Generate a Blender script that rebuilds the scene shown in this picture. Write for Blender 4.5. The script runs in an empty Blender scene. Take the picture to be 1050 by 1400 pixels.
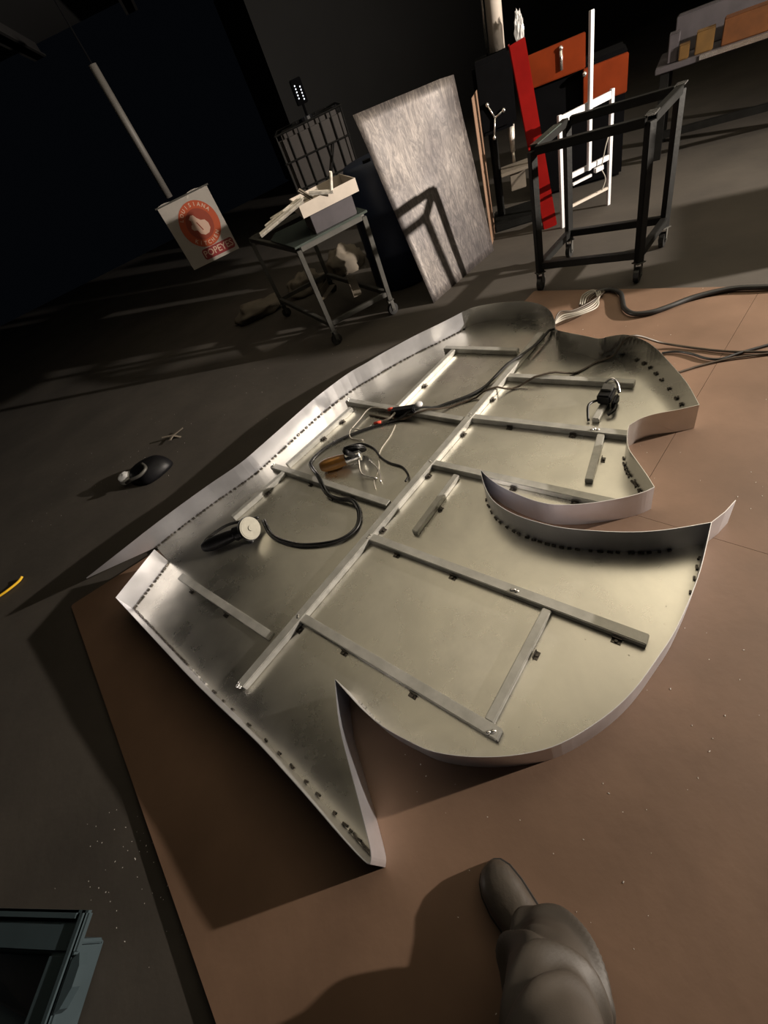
import bpy, bmesh, math, random
from mathutils import Vector, Matrix, noise
from mathutils.geometry import delaunay_2d_cdt
random.seed(7)
SC = bpy.context.scene
COL = SC.collection
R = math.radians

# ---------------------------------------------------------------- camera
cam_data = bpy.data.cameras.new('camera'); cam = bpy.data.objects.new('camera', cam_data); COL.objects.link(cam)
cam_data.sensor_fit = 'VERTICAL'; cam_data.sensor_height = 36.0
cam_data.lens = 590.0 / 1400.0 * 36.0
cam_data.clip_start = 0.05; cam_data.clip_end = 100
_r = Vector((0.89310017, -0.31417697, -0.32197038)); _d = Vector((-0.44985786, -0.62373369, -0.63920591)); _f = Vector((0.0, 0.71571581, -0.69839164))
cam.matrix_world = Matrix(((_r.x, -_d.x, -_f.x, 0.0), (_r.y, -_d.y, -_f.y, 0.0), (_r.z, -_d.z, -_f.z, 1.5), (0, 0, 0, 1)))
SC.camera = cam

# ---------------------------------------------------------------- world, light, exposure
w = bpy.data.worlds.new('night'); SC.world = w; w.use_nodes = True
bg = w.node_tree.nodes['Background']; bg.inputs[0].default_value = (0.55, 0.7, 1.0, 1); bg.inputs[1].default_value = 0.002
def spot(name, loc, target, power, size, blend, radius, color):
    l = bpy.data.lights.new(name, 'SPOT'); l.energy = power; l.spot_size = R(size); l.spot_blend = blend
    l.shadow_soft_size = radius; l.color = color
    o = bpy.data.objects.new(name, l); COL.objects.link(o); o.location = loc
    o.rotation_euler = (Vector(target) - Vector(loc)).to_track_quat('-Z', 'Y').to_euler()
    return o
LAMP = (6.0, -0.35, 1.60)
spot('work_lamp', LAMP, (LAMP[0] - 3.0 * math.cos(R(32)), LAMP[1] + 3.0 * math.sin(R(32)), LAMP[2] + 0.9), 4600, 130, 1.0, 0.05, (1.0, 0.885, 0.76))
SC.view_settings.view_transform = 'Standard'; SC.view_settings.look = 'None'
SC.view_settings.gamma = 1.0; SC.view_settings.use_curve_mapping = False
SC.view_settings.exposure = 0.0

# ---------------------------------------------------------------- materials
MATS = {}
def mat(name, col, rough=0.6, metal=0.0, var=0.15, scale=6.0, stretch=(1, 1, 1), bump=0.0, rvar=0.0, spec=0.5, emit=None, trans=0.0, dark=None, bscale=None, alpha=1.0):
    m = bpy.data.materials.new(name); m.use_nodes = True
    nt = m.node_tree; N = nt.nodes; L = nt.links; b = N['Principled BSDF']
    b.inputs['Roughness'].default_value = rough; b.inputs['Metallic'].default_value = metal
    b.inputs['Specular IOR Level'].default_value = spec
    tc = N.new('ShaderNodeTexCoord'); mp = N.new('ShaderNodeMapping'); mp.inputs['Scale'].default_value = stretch
    L.new(tc.outputs['Object'], mp.inputs['Vector'])
    nz = N.new('ShaderNodeTexNoise'); nz.inputs['Scale'].default_value = scale; nz.inputs['Detail'].default_value = 6; nz.inputs['Roughness'].default_value = 0.6
    L.new(mp.outputs[0], nz.inputs['Vector'])
    cr = N.new('ShaderNodeValToRGB')
    c0 = dark if dark else tuple(c * (1 - var) for c in col); c1 = tuple(min(1, c * (1 + var)) for c in col)
    cr.color_ramp.elements[0].position = 0.3; cr.color_ramp.elements[0].color = (*c0, 1)
    cr.color_ramp.elements[1].position = 0.7; cr.color_ramp.elements[1].color = (*c1, 1)
    L.new(nz.outputs['Fac'], cr.inputs[0]); L.new(cr.outputs[0], b.inputs['Base Color'])
    if rvar:
        mr = N.new('ShaderNodeMapRange'); mr.inputs[1].default_value = 0.25; mr.inputs[2].default_value = 0.75
        mr.inputs[3].default_value = max(0, rough - rvar); mr.inputs[4].default_value = min(1, rough + rvar)
        L.new(nz.outputs['Fac'], mr.inputs[0]); L.new(mr.outputs[0], b.inputs['Roughness'])
    if bump:
        bp = N.new('ShaderNodeBump'); bp.inputs['Strength'].default_value = bump; bp.inputs['Distance'].default_value = 0.01
        n2 = N.new('ShaderNodeTexNoise'); n2.inputs['Scale'].default_value = bscale or scale * 4; n2.inputs['Detail'].default_value = 5
        L.new(mp.outputs[0], n2.inputs['Vector']); L.new(n2.outputs['Fac'], bp.inputs['Height']); L.new(bp.outputs[0], b.inputs['Normal'])
    if emit:
        b.inputs['Emission Color'].default_value = (*emit[0], 1); b.inputs['Emission Strength'].default_value = emit[1]
    if trans: b.inputs['Transmission Weight'].default_value = trans
    if alpha < 1: b.inputs['Alpha'].default_value = alpha
    MATS[name] = m
    return m
def scratched(name, col, rough, metal, swirl=0.5):
    """worn sheet metal: blotchy haze plus fine swirling scratches"""
    m = mat(name, col, rough, metal, var=0.10, scale=3.0, bump=0.0, rvar=0.08)
    nt = m.node_tree; N = nt.nodes; L = nt.links; b = N['Principled BSDF']
    tc = N.new('ShaderNodeTexCoord')
    wv = N.new('ShaderNodeTexNoise'); wv.inputs['Scale'].default_value = 2.2; wv.inputs['Detail'].default_value = 9; wv.inputs['Roughness'].default_value = 0.62; wv.inputs['Distortion'].default_value = 0.9
    L.new(tc.outputs['Object'], wv.inputs['Vector'])
    cr = N.new('ShaderNodeValToRGB'); cr.color_ramp.elements[0].position = 0.35; cr.color_ramp.elements[0].color = (0.45, 0.43, 0.45, 1)
    cr.color_ramp.elements[1].position = 0.66; cr.color_ramp.elements[1].color = (1, 0.98, 0.94, 1)
    L.new(wv.outputs['Fac'], cr.inputs[0])
    mx = N.new('ShaderNodeMixRGB'); mx.blend_type = 'MULTIPLY'; mx.inputs[0].default_value = swirl
    src = b.inputs['Base Color'].links[0].from_socket
    L.new(src, mx.inputs[1]); L.new(cr.outputs[0], mx.inputs[2]); L.new(mx.outputs[0], b.inputs['Base Color'])
    bp = N.new('ShaderNodeBump'); bp.inputs['Strength'].default_value = 0.035; bp.inputs['Distance'].default_value = 0.02
    n2 = N.new('ShaderNodeTexNoise'); n2.inputs['Scale'].default_value = 4.0; n2.inputs['Detail'].default_value = 3
    L.new(tc.outputs['Object'], n2.inputs['Vector']); L.new(n2.outputs['Fac'], bp.inputs['Height']); L.new(bp.outputs[0], b.inputs['Normal'])
    return m

scratched('sheet_steel', (0.74, 0.725, 0.66), 0.29, 0.97, 0.3)
scratched('wall_steel', (0.76, 0.765, 0.82), 0.38, 0.93, 0.15)
scratched('bright_wall_steel', (0.62, 0.61, 0.60), 0.22, 0.97, 0.15)
panel_mat = scratched('panel_steel', (0.085, 0.079, 0.077), 0.55, 0.35, 1.0)
mat('tube_steel', (0.44, 0.435, 0.41), 0.40, 0.55, 0.18, 14, rvar=0.1)
_nt = panel_mat.node_tree; _b = _nt.nodes['Principled BSDF']        # fine straight and swirling scratches on the upright sheet
_tc = _nt.nodes.new('ShaderNodeTexCoord'); _mp = _nt.nodes.new('ShaderNodeMapping'); _mp.inputs['Scale'].default_value = (9, 9, 1.8); _mp.inputs['Rotation'].default_value = (0.25, 0.2, 0.3)
_nz = _nt.nodes.new('ShaderNodeTexNoise'); _nz.inputs['Scale'].default_value = 2.4; _nz.inputs['Detail'].default_value = 8; _nz.inputs['Roughness'].default_value = 0.7; _nz.inputs['Distortion'].default_value = 3.2
_cr = _nt.nodes.new('ShaderNodeValToRGB'); _cr.color_ramp.elements[0].position = 0.42; _cr.color_ramp.elements[0].color = (0.72, 0.69, 0.71, 1); _cr.color_ramp.elements[1].position = 0.68; _cr.color_ramp.elements[1].color = (2.2, 2.12, 2.05, 1)
_mx = _nt.nodes.new('ShaderNodeMixRGB'); _mx.blend_type = 'MULTIPLY'; _mx.inputs[0].default_value = 1.0
_src = _b.inputs['Base Color'].links[0].from_socket
_nt.links.new(_tc.outputs['Object'], _mp.inputs[0]); _nt.links.new(_mp.outputs[0], _nz.inputs['Vector']); _nt.links.new(_nz.outputs['Fac'], _cr.inputs[0]); _nt.links.new(_src, _mx.inputs[1]); _nt.links.new(_cr.outputs[0], _mx.inputs[2]); _nt.links.new(_mx.outputs[0], _b.inputs['Base Color'])
mat('weld', (0.10, 0.09, 0.08), 0.35, 0.8, 0.6, 60)
mat('hardboard', (0.158, 0.094, 0.060), 0.62, 0, 0.2, 2.2, bump=0.06, bscale=30, rvar=0.1)
mat('concrete', (0.046, 0.039, 0.032), 0.8, 0, 0.28, 1.6, bump=0.15, bscale=18)
mat('ceiling_board', (0.78, 0.76, 0.64), 0.85, 0, 0.08, 0.7)
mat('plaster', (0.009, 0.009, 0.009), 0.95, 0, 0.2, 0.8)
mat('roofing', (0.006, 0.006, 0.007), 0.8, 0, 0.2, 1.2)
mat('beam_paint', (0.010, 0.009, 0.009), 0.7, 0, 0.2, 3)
mat('rubber', (0.012, 0.012, 0.012), 0.45, 0, 0.3, 20)
mat('black_plastic', (0.006, 0.006, 0.007), 0.45, 0, 0.3, 15, spec=0.2)
mat('cable_brown', (0.05, 0.035, 0.022), 0.5, 0, 0.3, 30)
mat('dark_iron', (0.008, 0.008, 0.0075), 0.5, 0.3, 0.35, 12, bump=0.1, spec=0.25)
mat('grey_iron', (0.062, 0.060, 0.054), 0.55, 0.3, 0.3, 9)
mat('white_paint', (0.50, 0.50, 0.52), 0.4, 0, 0.06, 8)
mat('cream', (0.42, 0.37, 0.32), 0.6, 0, 0.12, 6)
mat('red_paint', (0.20, 0.005, 0.004), 0.45, 0, 0.15, 8, spec=0.15)
mat('orange_paint', (0.15, 0.022, 0.004), 0.5, 0, 0.2, 6, spec=0.15)
mat('navy_plastic', (0.010, 0.018, 0.045), 0.5, 0, 0.2, 6)
mat('tank_plastic', (0.035, 0.030, 0.028), 0.5, 0, 0.1, 4)
mat('amber_plastic', (0.22, 0.10, 0.02), 0.4, 0, 0.3, 12)
mat('pole_grey', (0.075, 0.070, 0.064), 0.6, 0, 0.15, 8)
mat('matte_black', (0.0025, 0.0025, 0.003), 1.0, 0, 0.2, 8, spec=0.05)
mat('chrome', (0.7, 0.69, 0.67), 0.22, 0.95, 0.15, 20)
mat('pale_disc', (0.26, 0.25, 0.21), 0.8, 0, 0.1, 40)
mat('white_wire', (0.30, 0.28, 0.24), 0.5, 0, 0.1, 30)
mat('red_wire', (0.55, 0.06, 0.03), 0.4, 0, 0.1, 30)
mat('sack', (0.13, 0.11, 0.086), 0.8, 0, 0.2, 5)
mat('crate_plastic', (0.032, 0.048, 0.056), 0.45, 0, 0.12, 5)
mat('trouser', (0.034, 0.027, 0.020), 0.6, 0, 0.2, 9, bump=0.05, bscale=260)
mat('shoe_leather', (0.042, 0.033, 0.025), 0.5, 0, 0.25, 18, bump=0.12)
mat('sole_rubber', (0.02, 0.018, 0.016), 0.7, 0, 0.2, 20)
mat('yellow_box', (0.10, 0.05, 0.008), 0.6, 0, 0.25, 8)
mat('amber_box', (0.09, 0.03, 0.006), 0.5, 0, 0.25, 8)
mat('grey_box', (0.05, 0.044, 0.05), 0.6, 0, 0.2, 8)
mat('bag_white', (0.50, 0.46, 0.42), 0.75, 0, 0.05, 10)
mat('logo_orange', (0.28, 0.045, 0.012), 0.7, 0, 0.05, 10)
mat('logo_brown', (0.17, 0.025, 0.010), 0.7, 0, 0.05, 10)
mat('logo_red', (0.17, 0.014, 0.016), 0.7, 0, 0.05, 10)
mat('logo_cream', (0.40, 0.27, 0.21), 0.7, 0, 0.03, 10)
mat('clear_film', (0.6, 0.6, 0.6), 0.18, 0, 0.1, 30, spec=0.9, alpha=0.55)
mat('yellow_tie', (0.75, 0.45, 0.03), 0.4, 0, 0.1, 20)
mat('scrap', (0.66, 0.62, 0.56), 0.35, 0.6, 0.3, 30)
mat('glass_green', (0.045, 0.056, 0.05), 0.25, 0, 0.2, 5)
mat('led', (0.9, 0.9, 0.95), 0.4, 0, 0.0, 5, emit=((0.85, 0.9, 1.0), 1.2))
mat('flake', (0.75, 0.72, 0.68), 0.4, 0.4, 0.2, 30)

# ---------------------------------------------------------------- helpers
class MB:
    def __init__(s): s.bm = bmesh.new()
    def box(s, c, size, rz=0.0, M=None):
        m = M if M is not None else Matrix.Translation(c) @ Matrix.Rotation(rz, 4, 'Z')
        if M is not None: m = M @ Matrix.Translation(c)
        r = bmesh.ops.create_cube(s.bm, size=1.0, matrix=m @ Matrix.Diagonal((*size, 1)))
        return r['verts']
    def bar(s, a, b, wd, ht, up=(0, 0, 1)):
        a = Vector(a); b = Vector(b); d = b - a; L = d.length; x = d.normalized(); u = Vector(up)
        if abs(x.dot(u)) > 0.98: u = Vector((0, 1, 0)) if abs(x.y) < 0.9 else Vector((1, 0, 0))
        y = u.cross(x).normalized(); z = x.cross(y)
        m = Matrix((( x.x, y.x, z.x, (a.x + b.x) / 2), (x.y, y.y, z.y, (a.y + b.y) / 2), (x.z, y.z, z.z, (a.z + b.z) / 2), (0, 0, 0, 1)))
        bmesh.ops.create_cube(s.bm, size=1.0, matrix=m @ Matrix.Diagonal((L, wd, ht, 1)))
    def cyl(s, a, b, r0, r1=None, n=16, caps=True):
        a = Vector(a); b = Vector(b); d = b - a
        m = Matrix.Translation((a + b) / 2) @ d.to_track_quat('Z', 'Y').to_matrix().to_4x4()
        bmesh.ops.create_cone(s.bm, cap_ends=caps, segments=n, radius1=r0, radius2=r0 if r1 is None else r1, depth=d.length, matrix=m)
    def ball(s, c, r, sc=(1, 1, 1), n=10):
        bmesh.ops.create_uvsphere(s.bm, u_segments=n * 2, v_segments=n, radius=r, matrix=Matrix.Translation(c) @ Matrix.Diagonal((*sc, 1)))
    def tube(s, pts, r, n=8, sm=True):
        P = [Vector(p) for p in pts]
        if sm: P = smooth(P, 5)
        rings = []; u = None
        for i, p in enumerate(P):
            t = (P[min(i + 1, len(P) - 1)] - P[max(i - 1, 0)]).normalized()
            if u is None: u = t.orthogonal().normalized()
            u = (u - t * u.dot(t)).normalized(); v = t.cross(u)
            rr = r(i / (len(P) - 1)) if callable(r) else r
            rings.append([s.bm.verts.new(p + (u * math.cos(2 * math.pi * k / n) + v * math.sin(2 * math.pi * k / n)) * rr) for k in range(n)])
        for a, b in zip(rings, rings[1:]):
            for k in range(n): s.bm.faces.new((a[k], a[(k + 1) % n], b[(k + 1) % n], b[k]))
        s.bm.faces.new(rings[0][::-1]); s.bm.faces.new(rings[-1])
    def loft(s, rings, cap=True):
        V = [[s.bm.verts.new(p) for p in r] for r in rings]; n = len(V[0])
        for a, b in zip(V, V[1:]):
            for k in range(n): s.bm.faces.new((a[k], a[(k + 1) % n], b[(k + 1) % n], b[k]))
        if cap: s.bm.faces.new(V[0][::-1]); s.bm.faces.new(V[-1])
    def prism(s, poly, z0, z1, M=None):
        M = M or Matrix.Identity(4)
        lo = [s.bm.verts.new(M @ Vector((x, y, z0))) for x, y in poly]; hi = [s.bm.verts.new(M @ Vector((x, y, z1))) for x, y in poly]
        n = len(poly)
        for k in range(n): s.bm.faces.new((lo[k], lo[(k + 1) % n], hi[(k + 1) % n], hi[k]))
        f1 = s.bm.faces.new(lo[::-1]); f2 = s.bm.faces.new(hi)
        bmesh.ops.triangulate(s.bm, faces=[f1, f2])
    def build(s, name, m, parent=None, bevel=0.0, shade=False, inv=None):
        bmesh.ops.recalc_face_normals(s.bm, faces=s.bm.faces[:])
        if bevel: bmesh.ops.bevel(s.bm, geom=s.bm.edges[:], offset=bevel, segments=2, affect='EDGES', clamp_overlap=True)
        me = bpy.data.meshes.new(name)
        if parent is not None:
            pm = world_of(parent).inverted(); bmesh.ops.transform(s.bm, matrix=pm, verts=s.bm.verts[:])
        s.bm.to_mesh(me); s.bm.free()
        me.materials.append(MATS[m])
        if shade:
            for p in me.polygons: p.use_smooth = True
        o = bpy.data.objects.new(name, me); COL.objects.link(o)
        if parent is not None: o.parent = parent
        return o
def world_of(o):
    m = o.matrix_basis.copy(); p = o.parent
    while p is not None: m = p.matrix_basis @ m; p = p.parent
    return m
def smooth(P, k):
    P = [Vector(p) for p in P]
    if len(P) < 3: return P
    out = []
    for i in range(len(P) - 1):
        p0 = P[max(i - 1, 0)]; p1 = P[i]; p2 = P[i + 1]; p3 = P[min(i + 2, len(P) - 1)]
        for j in range(k):
            t = j / k
            out.append(0.5 * ((2 * p1) + (p2 - p0) * t + (2 * p0 - 5 * p1 + 4 * p2 - p3) * t * t + (3 * p1 - p0 - 3 * p2 + p3) * t ** 3))
    out.append(P[-1]); return out
def tag(o, label=None, cat=None, group=None, kind=None):
    if label: o['label'] = label
    if cat: o['category'] = cat
    if group: o['group'] = group
    if kind: o['kind'] = kind
    return o
def thing(name, label, cat, loc=(0, 0, 0), rz=0.0, group=None):
    o = bpy.data.objects.new(name, None); COL.objects.link(o); o.location = loc; o.rotation_euler = (0, 0, rz); o.empty_display_size = 0.1
    return tag(o, label, cat, group)

# plan of the tray, its bars and the cables on it, in metres (x right, y away from the photographer)
D = {
    'near': [(-0.45, 0.247), (-0.465, 0.261), (-0.508, 0.327), (-0.601, 0.483), (-0.726, 0.684), (-0.865, 0.883), (-1.021, 1.114), (-1.419, 1.733)],
    'short': [(-1.419, 1.733), (-1.215, 1.958)],
    'far': [(-1.311, 2.146), (-1.111, 2.224), (-0.882, 2.298), (-0.65, 2.363), (-0.476, 2.452), (-0.078, 2.671), (0.193, 2.774), (0.356, 2.797), (0.498, 2.819), (0.718, 2.832), (0.908, 2.826), (1.114, 2.83)],
    'end': [(1.104, 2.827), (1.175, 2.821), (1.271, 2.758), (1.35, 2.683), (1.424, 2.579), (1.46, 2.469), (1.451, 2.323), (1.391, 2.181)],
    'rightA': [(1.391, 2.181), (1.352, 2.116), (1.365, 2.046), (1.403, 1.933), (1.43, 1.85), (1.472, 1.827), (1.528, 1.778), (1.544, 1.685), (1.531, 1.578), (1.475, 1.403), (1.425, 1.272), (1.356, 1.138)],
    'hook': [(1.356, 1.138), (1.285, 1.166), (1.208, 1.201), (1.153, 1.214), (1.114, 1.212), (1.09, 1.209)],
    'neck': [(1.09, 1.209), (1.041, 1.16), (1.0, 1.097), (0.979, 1.031), (0.955, 0.948), (0.933, 0.884)],
    'cresb': [(0.933, 0.884), (0.888, 0.886), (0.815, 0.905), (0.715, 0.948), (0.653, 0.984), (0.593, 1.033), (0.545, 1.107), (0.497, 1.22), (0.478, 1.307), (0.474, 1.374)],
    'cresf': [(0.474, 1.374), (0.446, 1.293), (0.429, 1.184), (0.455, 1.077), (0.512, 0.977), (0.586, 0.888), (0.716, 0.781), (0.824, 0.716), (0.958, 0.664)],
    'belly': [(0.958, 0.664), (0.821, 0.556), (0.73, 0.494), (0.609, 0.422), (0.513, 0.378), (0.395, 0.331), (0.28, 0.305), (0.147, 0.296), (0.038, 0.315), (-0.077, 0.358), (-0.182, 0.418), (-0.247, 0.481), (-0.307, 0.552), (-0.346, 0.616), (-0.369, 0.662), (-0.399, 0.73), (-0.417, 0.772)],
    'notch': [(-0.417, 0.772), (-0.441, 0.618), (-0.44, 0.451), (-0.439, 0.322), (-0.441, 0.268), (-0.45, 0.247)],
    'bar_spine': [(-0.827, 0.987), (1.368, 2.298)],
    'bar_A': [(-0.526, 1.167), (0.009, 0.408)],
    'bar_B': [(-0.113, 1.405), (0.56, 0.459)],
    'bar_C': [(0.335, 1.677), (0.859, 0.933)],
    'bar_D': [(0.659, 1.874), (1.133, 1.248)],
    'bar_E': [(0.987, 2.068), (1.39, 1.531)],
    'bar_E0': [(0.874, 2.674), (1.176, 2.248)],
    'bar_F': [(-0.493, 2.33), (0.039, 1.548)],
    'bar_G': [(0.115, 2.634), (0.621, 1.877)],
    'bar_Hh': [(-1.135, 1.792), (-0.677, 1.15)],
    'bar_K': [(-0.794, 2.032), (-0.431, 2.207)],
    'bar_K2': [(-0.402, 2.264), (0.116, 2.524)],
    'bar_L': [(0.368, 2.292), (0.903, 2.595)],
    'bar_m': [(-0.001, 0.458), (0.362, 0.698)],
    'bar_n': [(0.083, 1.308), (0.4, 1.516)],
    'bar_o': [(0.839, 1.125), (1.052, 1.328)],
    'bar_p': [(1.096, 1.428), (1.363, 1.614)],
    'cab_bundle': [(-0.62, 1.894, 0.012), (-0.587, 1.743, 0.012), (-0.489, 1.615, 0.012), (-0.381, 1.538, 0.012), (-0.252, 1.489, 0.012), (-0.158, 1.512, 0.012), (-0.117, 1.592, 0.012), (-0.119, 1.684, 0.012), (-0.19, 1.768, 0.012), (-0.232, 1.846, 0.012), (-0.24, 1.964, 0.012), (-0.258, 2.09, 0.012), (-0.26, 2.194, 0.012), (-0.187, 2.25, 0.012), (-0.075, 2.275, 0.012), (0.058, 2.264, 0.012), (0.221, 2.223, 0.012), (0.395, 2.16, 0.012), (0.595, 2.115, 0.012), (0.794, 2.078, 0.012), (1.016, 2.13, 0.012), (1.192, 2.163, 0.012), (1.356, 2.242, 0.012), (1.47, 2.322, 0.012)],
    'cab_cable2': [(-0.042, 2.176, 0.012), (0.056, 2.142, 0.012), (0.111, 2.043, 0.012), (0.122, 1.938, 0.012), (0.148, 1.856, 0.012), (0.196, 1.772, 0.012), (0.198, 1.687, 0.012), (0.168, 1.632, 0.012)],
    'cab_cable3': [(0.195, 2.374, 0.012), (0.384, 2.133, 0.012), (0.727, 2.04, 0.012), (0.959, 1.952, 0.012), (1.18, 1.868, 0.012), (1.283, 1.822, 0.012), (1.396, 1.824, 0.012)],
    'cab_cable4': [(1.531, 1.656, 0.14), (1.689, 1.704, 0.03), (1.766, 1.576, 0.012), (1.835, 1.439, 0.012), (1.934, 1.313, 0.012)],
    'cab_cable5': [(1.648, 1.653, 0.012), (1.696, 1.613, 0.012), (1.722, 1.55, 0.012), (1.733, 1.477, 0.012), (1.765, 1.428, 0.012), (1.843, 1.408, 0.012), (1.987, 1.361, 0.012)],
    'cab_cable6': [(1.575, 1.477, 0.012), (1.686, 1.448, 0.012), (1.796, 1.4, 0.012), (1.93, 1.309, 0.012)],
    'cab_thick': [(1.863, 2.451, 0.012), (1.926, 2.415, 0.012), (1.931, 2.316, 0.012), (1.88, 2.232, 0.012), (1.826, 2.146, 0.012), (1.815, 2.06, 0.012), (1.876, 1.996, 0.012), (1.968, 1.968, 0.012), (2.104, 1.94, 0.012), (2.252, 1.857, 0.012), (2.362, 1.709, 0.012)],
    'cab_wire': [(0.295, 2.154, 0.012), (0.233, 2.078, 0.012), (0.151, 2.008, 0.012), (0.112, 1.947, 0.012), (0.08, 1.853, 0.012), (0.03, 1.786, 0.012), (0.014, 1.712, 0.012)],
    'pt_grA': (-0.716, 1.832, 0.05),
    'pt_grAend': (-0.971, 1.884, 0.03),
    'pt_grB': (-0.014, 1.983, 0.04),
    'pt_grBend': (-0.208, 2.065, 0.03),
    'pt_clamp': (1.196, 1.479, 0.05),
    'pt_conn': (0.381, 2.21, 0.03),
    'pt_loop': (1.621, 2.298, 0.02),
    'pt_strip0': (0.982, 0.641, 0.0),
    'pt_striptop': (0.958, 0.664, 0.125),
    'tip': [(-1.641, 2.006, 0.125), (-1.326, 2.149, 0.0), (-1.293, 2.132, 0.125)],
    'strip': [(0.982, 0.641, 0.0), (1.064, 0.685, 0.125)],
}

# ================================================================ setting
FZ = -0.016      # concrete level; the hardboard panels are 16 mm thick with their top at z = 0
m = MB(); m.box((0.5, 3.0, FZ - 0.05), (20, 22, 0.1)); tag(m.build('floor', 'concrete'), kind='structure', label='worn grey brown concrete workshop floor')
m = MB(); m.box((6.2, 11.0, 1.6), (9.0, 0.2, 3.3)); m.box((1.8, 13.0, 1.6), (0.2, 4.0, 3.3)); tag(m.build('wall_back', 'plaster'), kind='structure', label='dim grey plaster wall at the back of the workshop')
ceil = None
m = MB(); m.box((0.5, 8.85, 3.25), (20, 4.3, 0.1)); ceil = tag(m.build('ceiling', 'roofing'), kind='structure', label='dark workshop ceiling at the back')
m = MB(); m.prism([(-1.1, 0.9), (4.5, 0.9), (4.5, 6.7), (-1.9, 6.7), (-1.9, 2.6), (-1.1, 2.6)], 3.0, 3.1); tag(m.build('ceiling', 'ceiling_board'), kind='structure', label='pale boarded ceiling over the tray, unseen, outline cut to shape its reflection')  # unseen ceiling, L outline cut so only part of the tray mirrors it
for i, (x) in enumerate((-3.2, -1.6, 0.0, 1.6, 3.2)):
    m = MB(); m.box((x, 9.2, 3.12), (0.12, 3.4, 0.16)); m.box((x, 9.2, 3.05), (0.2, 3.4, 0.02)); m.build('ceiling_beam', 'beam_paint', ceil)

def UV(u, v): return (1.5 * (0.866 * u + 0.5 * v), 1.5 * (0.5 * u - 0.866 * v))
def ul(v): return -0.40 - 0.0986 * (v + 1.78)
def board(q, label):
    # a hardboard panel with slightly eased corners, 16 mm thick
    P = [Vector((*(UV(*p) if len(p) == 2 else p[:2]), 0)) for p in q]; c = sum(P, Vector()) / 4
    poly = []
    for i in range(4):
        a, b, d = P[i - 1], P[i], P[(i + 1) % 4]
        for s in range(5):
            t = s / 4; e0 = b + (a - b).normalized() * 0.02; e1 = b + (d - b).normalized() * 0.02
            q_ = e0 * (1 - t) ** 2 + b * 2 * t * (1 - t) + e1 * t * t; q_ = q_ + (c - q_).normalized() * 0.0012
            poly.append((q_.x, q_.y))
    m = MB(); m.prism(poly, FZ, 0.0)
    return tag(m.build('hardboard_panel', 'hardboard'), label, 'board', 'hardboard panels under the tray')
board([(ul(-1.78), -1.78), (0.80, -1.352), (0.80, 0.78), (ul(0.78), 0.78)], 'long brown hardboard panel under the left half of the steel tray')
board([(ul(0.78), 0.78), (0.80, 0.78), (0.80, 1.6), (ul(1.6), 1.6)], 'brown hardboard panel nearest the camera, under the shoe')
board([(0.80, -1.1), (1.93, -1.1), (1.96, -0.24), (0.80, -0.24)], 'bright brown hardboard panel under the cables behind the tray')
board([(0.80, -0.24), (1.96, -0.24), (2.02, 1.29), (0.80, 1.29)], 'bright brown hardboard panel at the right of the tray')

# ================================================================ the steel tray (letter-shaped sign shell)
H = 0.125
tray = thing('steel_letter_tray', 'large shallow stainless steel letter shell with curved rim and inner frame on the floor', 'sign shell', (0, 1.3, 0))
def path(k, n=4, sm=True):
    P = [Vector((x, y, 0)) for x, y in D[k]]
    return smooth(P, n) if sm else P
PA = {'near': path('near', 3), 'short': path('short', 1, False), 'far': path('far'), 'end': path('end'), 'rightA': path('rightA'), 'hook': path('hook'), 'neck': path('neck'),
      'cresb': path('cresb'), 'cresf': path('cresf'), 'belly': path('belly'), 'notch': path('notch')}
ring = []
for k in ('near', 'short', 'far', 'end', 'rightA', 'hook', 'neck', 'cresb', 'cresf', 'belly', 'notch'):
    for p in PA[k]:
        if not ring or (p - ring[-1]).length > 0.012: ring.append(p)
if (ring[0] - ring[-1]).length < 0.012: ring.pop()
m = MB(); _vs, _es, _fs, _, _, _ = delaunay_2d_cdt([Vector((p.x, p.y)) for p in ring], [], [list(range(len(ring)))], 1, 1e-5)
for z in (0.003, 0.001):
    vv = [m.bm.verts.new((v.x, v.y, z)) for v in _vs]
    for f in _fs: m.bm.faces.new([vv[i] for i in (f if z > 0.002 else f[::-1])])
base = m.build('base_sheet', 'sheet_steel', tray)
def wallstrip(P, h=H, t=0.002, z0=0.001, hfun=None):
    m = MB(); n = len(P); V = []
    for i, p in enumerate(P):
        d = (P[min(i + 1, n - 1)] - P[max(i - 1, 0)]).normalized(); nn = Vector((-d.y, d.x, 0)) * t / 2
        z1 = hfun(i / (n - 1)) if hfun else h
        wob = 0.0018 * noise.noise(Vector((p.x * 4, p.y * 4, 0)))
        V.append([m.bm.verts.new((p - nn) + Vector((0, 0, z0))), m.bm.verts.new((p + nn) + Vector((0, 0, z0))), m.bm.verts.new((p + nn) + Vector((0, 0, z1 + wob))), m.bm.verts.new((p - nn) + Vector((0, 0, z1 + wob)))])
    for a, b in zip(V, V[1:]):
        for k in range(4): m.bm.faces.new((a[k], a[(k + 1) % 4], b[(k + 1) % 4], b[k]))
    m.bm.faces.new(V[0][::-1]); m.bm.faces.new(V[-1])
    return m
for k in PA: wallstrip(PA[k]).build('rim_wall', 'bright_wall_steel' if k in ('end', 'rightA', 'neck', 'hook') else 'wall_steel', tray)
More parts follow.
